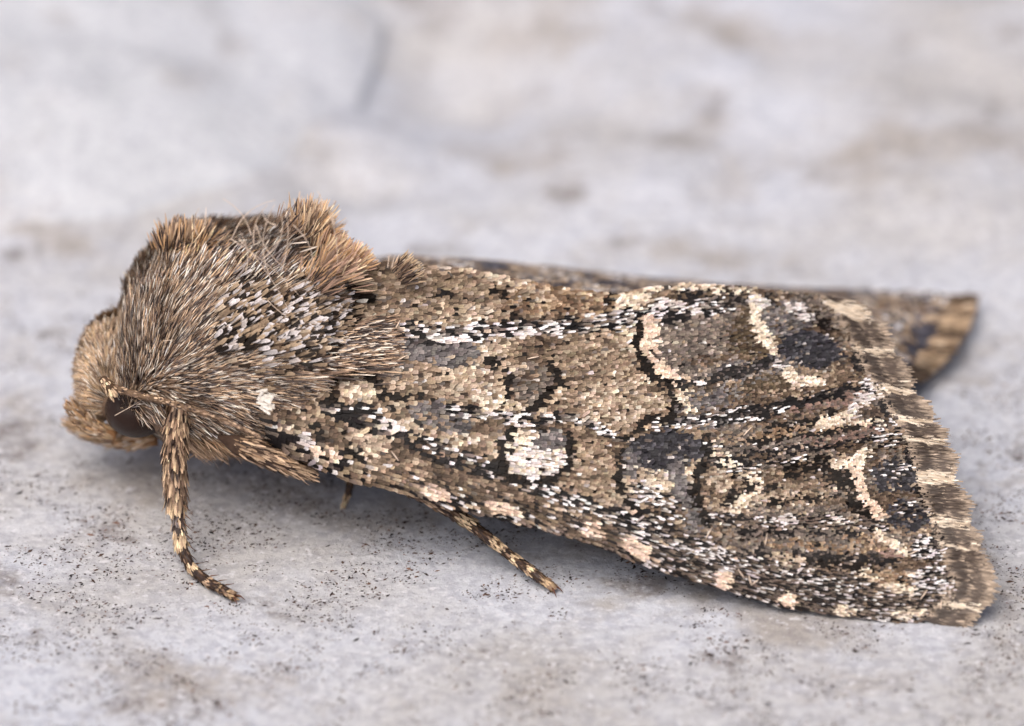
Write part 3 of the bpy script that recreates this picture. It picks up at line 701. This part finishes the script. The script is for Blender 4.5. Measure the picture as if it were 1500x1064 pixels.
def coat(n, xlo, xhi, plo, phi_hi, lenf, tilt, name, wid=(1.0, 2.0), colf=None, parent=None, lift=0.0, filt=None, noisea=9):
    xp = rng.uniform(xlo, xhi, n); phi = np.radians(rng.uniform(plo, phi_hi, n))
    mir = np.where(phi > np.pi / 2, np.pi - phi, phi)
    Pm = body_p(xp, mir); uu, vv = project(Pm)
    if filt is not None:
        k = filt(uu, vv); xp, phi, mir, uu, vv = xp[k], phi[k], mir[k], uu[k], vv[k]
    n = len(xp)
    ang = idw(uu, vv, HANG, soft=30, p=2.0) + rng.normal(0, noisea, n) + 22 * (fbm(uu / 38, vv / 38, 101, 2) - .5)
    a = np.radians(ang)
    d = RGT[None] * np.cos(a)[:, None] + UPV[None] * np.sin(a)[:, None]
    Nm = body_n(xp, mir)
    d = unit(d - Nm * (d * Nm).sum(1, keepdims=True))
    tl = tilt(uu, vv) if callable(tilt) else np.full(n, tilt)
    d = unit(d + Nm * (tl * rng.uniform(.6, 1.4, n))[:, None])
    P = body_p(xp, phi); N = body_n(xp, phi)
    far_side = phi > np.pi / 2
    d[far_side, 1] *= -1
    L = (lenf(uu, vv) if callable(lenf) else np.full(n, lenf)) * rng.uniform(.7, 1.2, n) / PXCM
    C = colf(uu, vv, n)
    C = C * np.exp(rng.normal(0, .18, (n, 1))) * (0.45 + 1.1 * fbm(uu / 20, vv / 15, 111, 2))[:, None]
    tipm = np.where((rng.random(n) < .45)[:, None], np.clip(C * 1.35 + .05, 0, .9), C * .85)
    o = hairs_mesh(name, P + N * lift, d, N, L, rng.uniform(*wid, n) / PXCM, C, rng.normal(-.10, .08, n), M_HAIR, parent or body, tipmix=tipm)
    o['kind'] = 'stuff'
    return o

def col_thorax(u, v, n):
    C = hpick(n, DEF)
    f = np.exp(-(((u - 278) / 48) ** 2 + ((v - 350) / 42) ** 2)); m = rng.random(n) < f * .75
    C[m] = hpick(m.sum(), [('orange', .55), ('tan', .2), ('dark', .25)])
    f = np.exp(-(((u - 480) / 48) ** 2 + ((v - 355) / 55) ** 2)); m = rng.random(n) < f * .95
    C[m] = hpick(m.sum(), [('orange', .38), ('pink', .25), ('cream', .2), ('mid', .17)])
    f = np.exp(-(((u - 375) / 60) ** 2 + ((v - 385) / 30) ** 2)); m = rng.random(n) < f * .6
    C[m] = hpick(m.sum(), [('ash', .4), ('pale', .25), ('dark', .35)])
    m = (v > 640) & (rng.random(n) < .8); C[m] = hpick(m.sum(), [('belly', .7), ('tan', .2), ('mid', .1)])
    return C
def col_head(u, v, n): return hpick(n, [('buff', .32), ('tan', .26), ('mid', .18), ('pale', .14), ('dark', .10)])

tiltf = lambda u, v: .21 + .45 * np.exp(-(((u - 270) / 45) ** 2 + ((v - 335) / 28) ** 2)) + .45 * np.exp(-(((u - 470) / 45) ** 2 + ((v - 330) / 40) ** 2)) + .3 * smooth(640, 680, v)
lenf = lambda u, v: 32 + 14 * np.exp(-(((u - 470) / 50) ** 2 + ((v - 330) / 45) ** 2)) + 10 * smooth(630, 680, v)
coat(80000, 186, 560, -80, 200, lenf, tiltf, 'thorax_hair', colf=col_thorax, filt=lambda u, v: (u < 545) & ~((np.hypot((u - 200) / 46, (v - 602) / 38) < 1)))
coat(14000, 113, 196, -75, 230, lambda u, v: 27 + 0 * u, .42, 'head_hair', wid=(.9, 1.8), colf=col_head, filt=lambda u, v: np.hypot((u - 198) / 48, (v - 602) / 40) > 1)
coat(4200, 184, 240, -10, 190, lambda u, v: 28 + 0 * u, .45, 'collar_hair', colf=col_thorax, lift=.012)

coat(5200, 190, 465, 68, 150, lambda u, v: 25 + 0 * u, .95, 'back_hair', colf=lambda u, v, n: 1.3 * col_thorax(u, v, n), lift=.004)  # light painted into the hair colour, offsetting shade along the far rim
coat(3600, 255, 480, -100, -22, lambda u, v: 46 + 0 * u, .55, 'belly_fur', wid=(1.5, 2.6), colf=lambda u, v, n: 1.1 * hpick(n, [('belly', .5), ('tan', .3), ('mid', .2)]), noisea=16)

# crest tufts: tight brushes of hair-scales
def brush(name, cu, cv, y, axis_deg, n, rad, length, cols, spread=.42, wid=(1.5, 2.8), tipc=None, ydepth=.05, base_back=.55):
    a = math.radians(axis_deg)
    ax = RGT * math.cos(a) + UPV * math.sin(a); sd_ = np.cross(ax, FWD)
    base = at_y(np.array([cu]), np.array([cv]), np.array([y]))[0]
    n = int(n * 1.7)
    r = rng.normal(0, 1, n) * rad / PXCM; dp = rng.normal(0, ydepth, n)
    P = base + sd_[None] * r[:, None] + FWD[None] * dp[:, None] + ax[None] * (rng.uniform(-.25, .15, n) * length / PXCM)[:, None]
    D = unit(ax[None] + sd_[None] * (r * PXCM / max(rad, 1) * spread * .5)[:, None] + FWD[None] * (dp / max(ydepth, .001) * spread * .4)[:, None] + rng.normal(0, .17, (n, 3)))
    C = hpick(n, cols) * np.exp(rng.normal(0, .15, (n, 1)))
    tm = C * 1.25 + .06 if tipc is None else hpick(n, tipc)
    o = hairs_mesh(name, P, D, np.tile(-FWD, (n, 1)), length * rng.uniform(.6, 1.1, n) / PXCM, rng.uniform(*wid, n) / PXCM, C, rng.normal(0, .05, n), M_HAIR, body, tipmix=tm, roll=.5)
    o['kind'] = 'stuff'
OR = [('orange', .26), ('tan', .28), ('mid', .26), ('cream', .20)]
FR = [('dark', .28), ('orange', .22), ('tan', .28), ('mid', .22)]
for a in [(262, 352, .73, 82, 110, 10, 33, FR), (286, 352, .74, 74, 110, 10, 32, OR), (308, 354, .74, 55, 90, 11, 28, FR), (244, 364, .70, 92, 80, 7, 30, [('dark', .5), ('mid', .3), ('orange', .2)]),
          (425, 345, .65, 44, 120, 12, 36, DEF), (443, 338, .66, 54, 170, 8, 44, [('orange', .25), ('mid', .3), ('tan', .3), ('dark', .15)]), (456, 338, .66, 70, 200, 7, 46, OR), (466, 356, .66, 64, 170, 8, 38, OR),
          (480, 368, .63, 54, 170, 9, 33, [('orange', .4), ('pink', .35), ('cream', .25)]), (498, 378, .64, 48, 170, 9, 31, [('pink', .45), ('orange', .25), ('cream', .3)]), (518, 388, .62, 42, 170, 8, 32, [('pink', .4), ('cream', .35), ('orange', .25)]),
          (505, 400, .58, 38, 150, 10, 30, [('pink', .4), ('cream', .35), ('mid', .25)]), (466, 418, .53, 44, 80, 12, 34, [('orange', .25), ('dark', .30), ('mid', .2), ('pink', .25)]), (478, 396, .56, 50, 90, 9, 34, [('orange', .3), ('mid', .35), ('pink', .35)])]:
    brush('crest_tuft', *a)
brush('wing_tuft', 586, 402, .56, 38, 130, 7, 32, [('dark', .5), ('mid', .3), ('tan', .2)], tipc=[('cream', .9), ('pale', .1)], ydepth=.015, spread=.2)

# broad white, brown and black scales over the shoulder
n = 800
uu = rng.uniform(318, 545, n); vv = 482 + rng.normal(0, 26, n) + (uu - 420) * .10
def body_hit(u, v):
    # nearest body point under each photo position
    xp = np.array(u); phi = np.full(len(xp), .7)
    g = np.radians(np.linspace(-40, 95, 120))
    for _ in range(2):
        best = np.full(len(xp), 1e9)
        for a in g:
            _, w_ = project(body_p(xp, np.full(len(xp), a)))
            d = np.abs(w_ - v); m = d < best; best[m] = d[m]; phi[m] = a
    return xp, phi
xp, phi = body_hit(uu, vv)
P = body_p(xp, phi); N = body_n(xp, phi)
a = np.radians(idw(uu, vv, HANG, soft=30, p=2) + rng.normal(0, 9, n))
d = RGT[None] * np.cos(a)[:, None] + UPV[None] * np.sin(a)[:, None]; d = unit(d - N * (d * N).sum(1, keepdims=True)); d = unit(d + N * .22)
C = pick('tan', n); q = rng.random(n); m = q < .30; C[m] = pick('white', m.sum()) * .85; m = (q > .30) & (q < .62); C[m] = pick('dark', m.sum()); C *= np.exp(rng.normal(0, .12, (n, 1)))
o = scales_mesh('shoulder_scale', P + N * .018, d, N, rng.uniform(14, 24, n) / PXCM, rng.uniform(4, 7.5, n) / PXCM, C, np.full(n, .004), M_SCALE, body, tooth=.2)
o['kind'] = 'stuff'

# tegula hairs lying back over the wing base
n = 2400
uu = rng.uniform(400, 552, n); vv = 512 + rng.normal(0, 15, n) - (uu - 480) * .08
P, D, N = wing_frame(uu, vv, np.tan(np.radians(rng.normal(-3, 8, n))))
P = P - FWD * .05 * np.clip((560 - uu) / 120, .15, 1)[:, None]
C = hpick(n, [('dark', .38), ('mid', .26), ('tan', .14), ('pale', .14), ('ash', .08)])
o = hairs_mesh('tegula_hair', P, unit(D + N * .10), N, rng.uniform(26, 50, n) / PXCM, rng.uniform(1.5, 2.9, n) / PXCM, C, rng.normal(-.05, .05, n), M_HAIR, body)
o['kind'] = 'stuff'
# small white tuft on the shoulder
n = 26
uu = 386 + rng.normal(0, 3, n); vv = 576 + rng.normal(0, 5, n)
xp, phi = body_hit(uu, vv); P = body_p(xp, phi); N = body_n(xp, phi)
a = np.radians(rng.normal(15, 25, n)); d = RGT[None] * np.cos(a)[:, None] + UPV[None] * np.sin(a)[:, None]
o = scales_mesh('white_tuft', P + N * .06, unit(d + N * .5), N, np.full(n, 19 / PXCM), np.full(n, 4.5 / PXCM), np.tile(lin((236, 230, 220)), (n, 1)), np.full(n, .004), M_SCALE, body, shade=np.full(12, 1.0))
o['kind'] = 'stuff'

# ---- tubes
def tube(name, pts, rad, mat, parent, col=(90, 70, 54), seg=12, colf=None, sub=6):
    pts = np.array(pts, float); rad = np.array(rad, float)
    L = np.r_[0, np.cumsum(np.linalg.norm(np.diff(pts, axis=0), axis=1))]
    m = (len(pts) - 1) * sub + 1; s = np.linspace(0, L[-1], m)
    Q = np.stack([np.interp(s, L, pts[:, k]) for k in range(3)], -1); R = np.interp(s, L, rad)
    for _ in range(2):
        Q[1:-1] = (Q[:-2] + 2 * Q[1:-1] + Q[2:]) / 4
    T = unit(np.gradient(Q, axis=0)); A = unit(np.cross(T, np.array([0.13, .9, .31]))); B = np.cross(T, A)
    th = np.linspace(0, 2 * np.pi, seg, endpoint=False)
    V = Q[:, None] + (A[:, None] * np.cos(th)[None, :, None] + B[:, None] * np.sin(th)[None, :, None]) * R[:, None, None]
    ii = np.arange(seg); jj = (ii + 1) % seg
    F = [np.stack([k * seg + ii, k * seg + jj, (k + 1) * seg + jj, (k + 1) * seg + ii], -1) for k in range(m - 1)]
    V = np.vstack([V.reshape(-1, 3), Q[:1], Q[-1:]]); a0, a1 = m * seg, m * seg + 1
    F.append(np.stack([jj, ii, np.full(seg, a0), np.full(seg, a0)], -1)[:, :4]); F.append(np.stack([(m - 1) * seg + ii, (m - 1) * seg + jj, np.full(seg, a1), np.full(seg, a1)], -1))
    Ff = np.vstack(F[:-2])
    me = bpy.data.meshes.new(name)
    me.from_pydata([tuple(v) for v in V], [], [tuple(int(i) for i in f) for f in Ff] + [(int(j), int(i), a0) for i, j in zip(ii, jj)] + [((m - 1) * seg + int(i), (m - 1) * seg + int(j), a1) for i, j in zip(ii, jj)])
    for p in me.polygons: p.use_smooth = True
    at = me.attributes.new('pigment', 'FLOAT_COLOR', 'POINT'); c = np.ones((len(V), 4), np.float32); c[:, :3] = lin(col)
    if colf is not None:
        sv = np.concatenate([np.repeat(s / L[-1], seg), [0, 1]]); c[:, :3] = colf(sv)
    at.data.foreach_set('color', c.ravel())
    me.materials.append(mat)
    o = bpy.data.objects.new(name, me); COL.objects.link(o); o.parent = parent
    return o, Q, R, s / L[-1]

def coat_tube(name, Q, R, s, n, colf, parent, ln, wd, tilt=.22):
    k = rng.uniform(0, len(Q) - 1.001, n); i = k.astype(int); f = (k - i)[:, None]
    c = Q[i] * (1 - f) + Q[i + 1] * f; r = (R[i] * (1 - f[:, 0]) + R[i + 1] * f[:, 0]); T = unit(Q[i + 1] - Q[i])
    O = rng.normal(0, 1, (n, 3)); O = unit(O - T * (O * T).sum(1, keepdims=True))
    D = unit(T + O * (tilt * rng.uniform(.4, 1.5, n))[:, None] + rng.normal(0, .08, (n, 3)))
    sv = s[i] * (1 - f[:, 0]) + s[i + 1] * f[:, 0]
    C = colf(sv) * np.exp(rng.normal(0, .2, (n, 1)))
    o = hairs_mesh(name, c + O * (r * .92)[:, None], D, O, ln * rng.uniform(.7, 1.2, n) / PXCM, rng.uniform(*wd, n) / PXCM, C, rng.normal(-.1, .05, n), M_HAIR, parent, shade=(.9, 1.05, 1.15, 1.25), roll=.2)
    o['kind'] = 'stuff'

def bands(edges):
    def f(s):
        s = np.asarray(s) + rng.normal(0, .008, np.shape(s)); out = np.zeros((len(s), 3))
        for lo, hi, cs in edges:
            m = (s >= lo) & (s < hi)
            if m.any(): out[m] = hpick(m.sum(), cs)
        z = (s < edges[0][0]) | (s >= edges[-1][1]); 
        if z.any(): out[z] = hpick(z.sum(), edges[-1][2] if True else 0)
        return out
    return f
CRM = [('cream', .8), ('tan', .2)]; DRK = [('dark', .85), ('mid', .15)]; MIXL = [('tan', .38), ('mid', .30), ('dark', .22), ('cream', .10)]

def claw(parent, p, d, up):
    for s_ in (-1, 1):
        q = np.array(p); side = np.cross(d, up); side = side / np.linalg.norm(side)
        pts = [q, q + d * .016 + side * s_ * .008 + up * .004, q + d * .028 + side * s_ * .012 - up * .006]
        tube('claw', pts, [.0028, .0022, .0005], M_CLAW, parent, seg=6, sub=3)

def spine(parent, p, d, ln=.02):
    p = np.array(p); d = np.array(d) / np.linalg.norm(d)
    tube('spine', [p, p + d * ln * .5, p + d * ln], [.0016, .0011, .0003], M_SPINE, parent, seg=5, sub=1)

def leg_obj(label):
    o = bpy.data.objects.new('leg', None); COL.objects.link(o); o.parent = moth; o['label'] = label; o.empty_display_size = .05
    return o
A1 = lambda u, v, y: at_y(np.array([u]), np.array([v]), np.array([y]))[0]
G1 = lambda u, v, z: at_z(np.array([u]), np.array([v]), np.array([z]))[0]

# front leg
fl = leg_obj('upright front leg with banded spiny foot')
foot = G1(340, 872, .010); f2 = G1(300, 850, .012); f3 = G1(278, 830, .026)
top_y = .33; low_y = f3[1] + .02
fem, Q, R, s = tube('femur', [A1(262, 585, .40), A1(258, 625, .36), A1(256, 680, .28), A1(258, 738, low_y + .05)], [.026, .023, .022, .017], M_SKIN, fl)
coat_tube('femur_hair', Q, R, s, 1100, bands([(0, .93, MIXL), (.93, 1.01, CRM)]), fl, 24, (2.6, 4.4), .30)
tib, Q, R, s = tube('tibia', [A1(259, 738, low_y + .05), A1(262, 770, low_y + .03), A1(265, 800, low_y + .01)], [.014, .0125, .012], M_SKIN, fl)
coat_tube('tibia_hair', Q, R, s, 420, bands([(0, .56, [('dark', .55), ('ash', .25), ('tan', .2)]), (.56, 1.01, CRM)]), fl, 15, (2.4, 4), .22)
tar, Q, R, s = tube('tarsus', [A1(265, 800, low_y + .01), f3, f2, foot], [.0115, .0105, .0105, .0095], M_SKIN, fl)
coat_tube('tarsus_hair', Q, R, s, 700, bands([(0, .21, DRK), (.21, .31, CRM), (.31, .53, DRK), (.53, .57, [('tan', 1)]), (.57, .74, DRK), (.74, .78, [('buff', 1)]), (.78, .9, DRK), (.9, 1.01, [('buff', .5), ('mid', .5)])]), fl, 11, (2.2, 3.6), .2)
claw(fl, foot, unit(foot - f2), np.array([0, 0, 1.0]))
for (u_, v_) in [(269, 740), (271, 754), (271, 768), (273, 784), (276, 798), (278, 812)]:
    spine(fl, A1(u_, v_, low_y + .02), RGT * .55 - UPV * .5, .022)
for (u_, v_) in [(286, 826), (296, 836), (308, 844), (320, 851), (330, 857)]:
    spine(fl, G1(u_, v_, .022), RGT * .9 + UPV * .12, .02)
# middle leg reaching out from under the wing
ml = leg_obj('middle leg banded cream and dark reaching from under the wing edge')
mf = G1(806, 858, .010); m1 = A1(640, 735, .30); m2 = A1(690, 768, .24); m3 = G1(752, 818, .040)
tib, Q, R, s = tube('tibia', [A1(560, 700, .34), m1, m2], [.014, .0145, .014], M_SKIN, ml)
coat_tube('tibia_hair', Q, R, s, 500, bands([(0, .62, [('tan', .4), ('mid', .4), ('dark', .2)]), (.62, .82, [('mid', .5), ('dark', .5)]), (.82, 1.01, CRM)]), ml, 16, (2.4, 4), .2)
tar, Q, R, s = tube('tarsus', [m2, A1(720, 792, .205), m3, A1(780, 838, mf[1] + .02), mf], [.0115, .011, .0105, .010, .0085], M_SKIN, ml)
coat_tube('tarsus_hair', Q, R, s, 800, bands([(0, .22, DRK), (.22, .34, CRM), (.34, .46, DRK), (.46, .58, CRM), (.58, .70, DRK), (.70, .75, CRM), (.75, .86, DRK), (.86, 1.01, [('buff', .6), ('mid', .4)])]), ml, 12, (2.2, 3.6), .18)
claw(ml, mf, unit(mf - m3), np.array([0, 0, 1.0]))
# hind leg foot far below the body
hl = leg_obj('small foot of a hind leg showing under the belly')
h0 = A1(514, 690, .50); h1 = A1(512, 716, .50); h2 = G1(504, 738, .004)
tar, Q, R, s = tube('tarsus', [h0, h1, h2], [.0085, .008, .0035], M_SKIN, hl)
coat_tube('tarsus_hair', Q, R, s, 160, bands([(0, .3, CRM), (.3, .6, DRK), (.6, 1.01, CRM)]), hl, 11, (2.2, 3.4), .15)
# folded thigh against the flank
tl = leg_obj('folded hairy thigh tucked against the flank')
th_, Q, R, s = tube('femur', [A1(320, 640, .33), A1(350, 652, .30), A1(400, 672, .29), A1(450, 692, .30)], [.004, .024, .024, .014], M_SKIN, tl, col=(70, 54, 44))
coat_tube('femur_hair', Q, R, s, 900, bands([(0, .10, DRK), (.10, 1.01, [('tan', .4), ('belly', .25), ('mid', .2), ('dark', .15)])]), tl, 22, (2.0, 3.4), .16)

# ---- eye, antenna, palps
ey = A1(200, 601, .485)
bpy.ops.mesh.primitive_uv_sphere_add(segments=48, ring_count=32, radius=1, location=(0, 0, 0))
eye = bpy.context.object; eye.name = 'eye'; eye.data.name = 'eye'
eye.location = ey; eye.scale = (.070, .062, .060); eye.parent = moth; eye.data.materials.append(M_EYE)
for p in eye.data.polygons: p.use_smooth = True
eye2 = eye.copy(); COL.objects.link(eye2); eye2.location.y = 2 * YC - ey[1]
ap = [A1(155, 562, .44), A1(168, 569, .425), A1(211, 581, .385), A1(249, 590, .336), A1(290, 603, .286), A1(330, 617, .260), A1(380, 640, .255)]
ant, Q, R, s = tube('antenna', ap, [.0085, .0085, .0075, .007, .006, .005, .0035], M_SKIN, moth, col=(104, 84, 66), sub=9)
ac = lambda s_: np.where(((np.asarray(s_) * 34) % 1 < .5)[:, None], hpick(len(s_), [('tan', .7), ('mid', .3)]), hpick(len(s_), [('mid', .6), ('dark', .4)]))
coat_tube('antenna_scale', Q, R, s, 700, ac, ant, 8, (2.4, 4), .12)
sc_, Q, R, s = tube('antenna_base', [A1(151, 556, .45), A1(160, 567, .425), A1(165, 575, .425)], [.010, .014, .010], M_SKIN, ant)
coat_tube('antenna_scale', Q, R, s, 120, lambda q: hpick(len(q), [('cream', .5), ('tan', .5)]), ant, 12, (2.4, 4), .3)
for dy, lb in ((-.06, 0), (.07, 0)):
    pts = [A1(168, 640, .58 + dy), A1(140, 628, .58 + dy), A1(118, 610, .58 + dy), A1(108, 598, .58 + dy)]
    plp, Q, R, s = tube('palp', pts, [.016, .018, .015, .008], M_SKIN, moth, col=(130, 96, 66))
    coat_tube('palp_hair', Q, R, s, 420, lambda q: hpick(len(q), [('orange', .12), ('tan', .35), ('buff', .25), ('pale', .13), ('mid', .15)]), plp, 17, (2.6, 4.2), .35)
chin, Q, R, s = tube('palp', [A1(230, 640, .60), A1(180, 645, .60), A1(125, 632, .62), A1(106, 622, .62)], [.020, .022, .014, .006], M_SKIN, moth, col=(130, 96, 66))
coat_tube('palp_hair', Q, R, s, 500, lambda q: hpick(len(q), [('orange', .08), ('tan', .5), ('buff', .3), ('pale', .12)]), chin, 18, (2.6, 4.2), .35)

# ---- long loose filaments
def filament(p0, p1, sag, rad=.0011):
    p0 = np.array(p0); p1 = np.array(p1); n = unit(np.cross(p1 - p0, FWD))
    pts = [p0 + (p1 - p0) * t + n * sag * 4 * t * (1 - t) for t in np.linspace(0, 1, 7)]
    tube('filament', pts, np.linspace(rad, rad * .45, 7), M_FILAMENT, body, seg=5, sub=2)
for (u0, v0, u1, v1, sg) in [(350, 350, 430, 470, .01), (375, 330, 432, 402, -.015), (338, 350, 440, 435, .008), (395, 405, 402, 300, .02), (412, 400, 416, 295, -.012), (430, 330, 445, 420, .03), (360, 400, 352, 340, -.01),
                             (372, 360, 392, 300, .012), (368, 345, 326, 291, -.012), (478, 300, 494, 390, .008), (490, 330, 490, 293, .004), (470, 310, 465, 280, -.006), (290, 345, 292, 305, .01), (300, 330, 302, 304, 0), (384, 380, 412, 312, -.02),
                             (405, 330, 384, 306, .01), (340, 350, 404, 293, .02), (392, 440, 460, 480, -.01), (240, 500, 285, 505, .006), (568, 392, 570, 374, 0), (574, 392, 578, 374, 0)]:
    filament(A1(u0, v0, .42), A1(u1, v1, .44), sg)
filament(A1(168, 609, .415), A1(206, 588, .40), 0, .0009)
# stray bristles on the wing
for (u0, v0) in [(578, 486), (582, 530), (772, 528), (584, 676), (1034, 790), (1090, 848), (1100, 858), (1110, 850), (1120, 800), (1150, 818), (1330, 815), (1348, 880), (1380, 880), (1088, 640)]:
    p, d_, n_ = wing_frame(np.array([u0 * 1.0]), np.array([v0 * 1.0]), np.array([0.0]))
    a = rng.uniform(0, 6.28); t_ = unit(d_[0] * math.cos(a) + np.cross(n_[0], d_[0]) * math.sin(a) + n_[0] * .5)
    p0 = p[0] + n_[0] * .006
    tube('filament', [p0, p0 + t_ * .012, p0 + t_ * .026], [.0013, .0018, .0006], M_FILAMENT, wing, seg=5, sub=2)
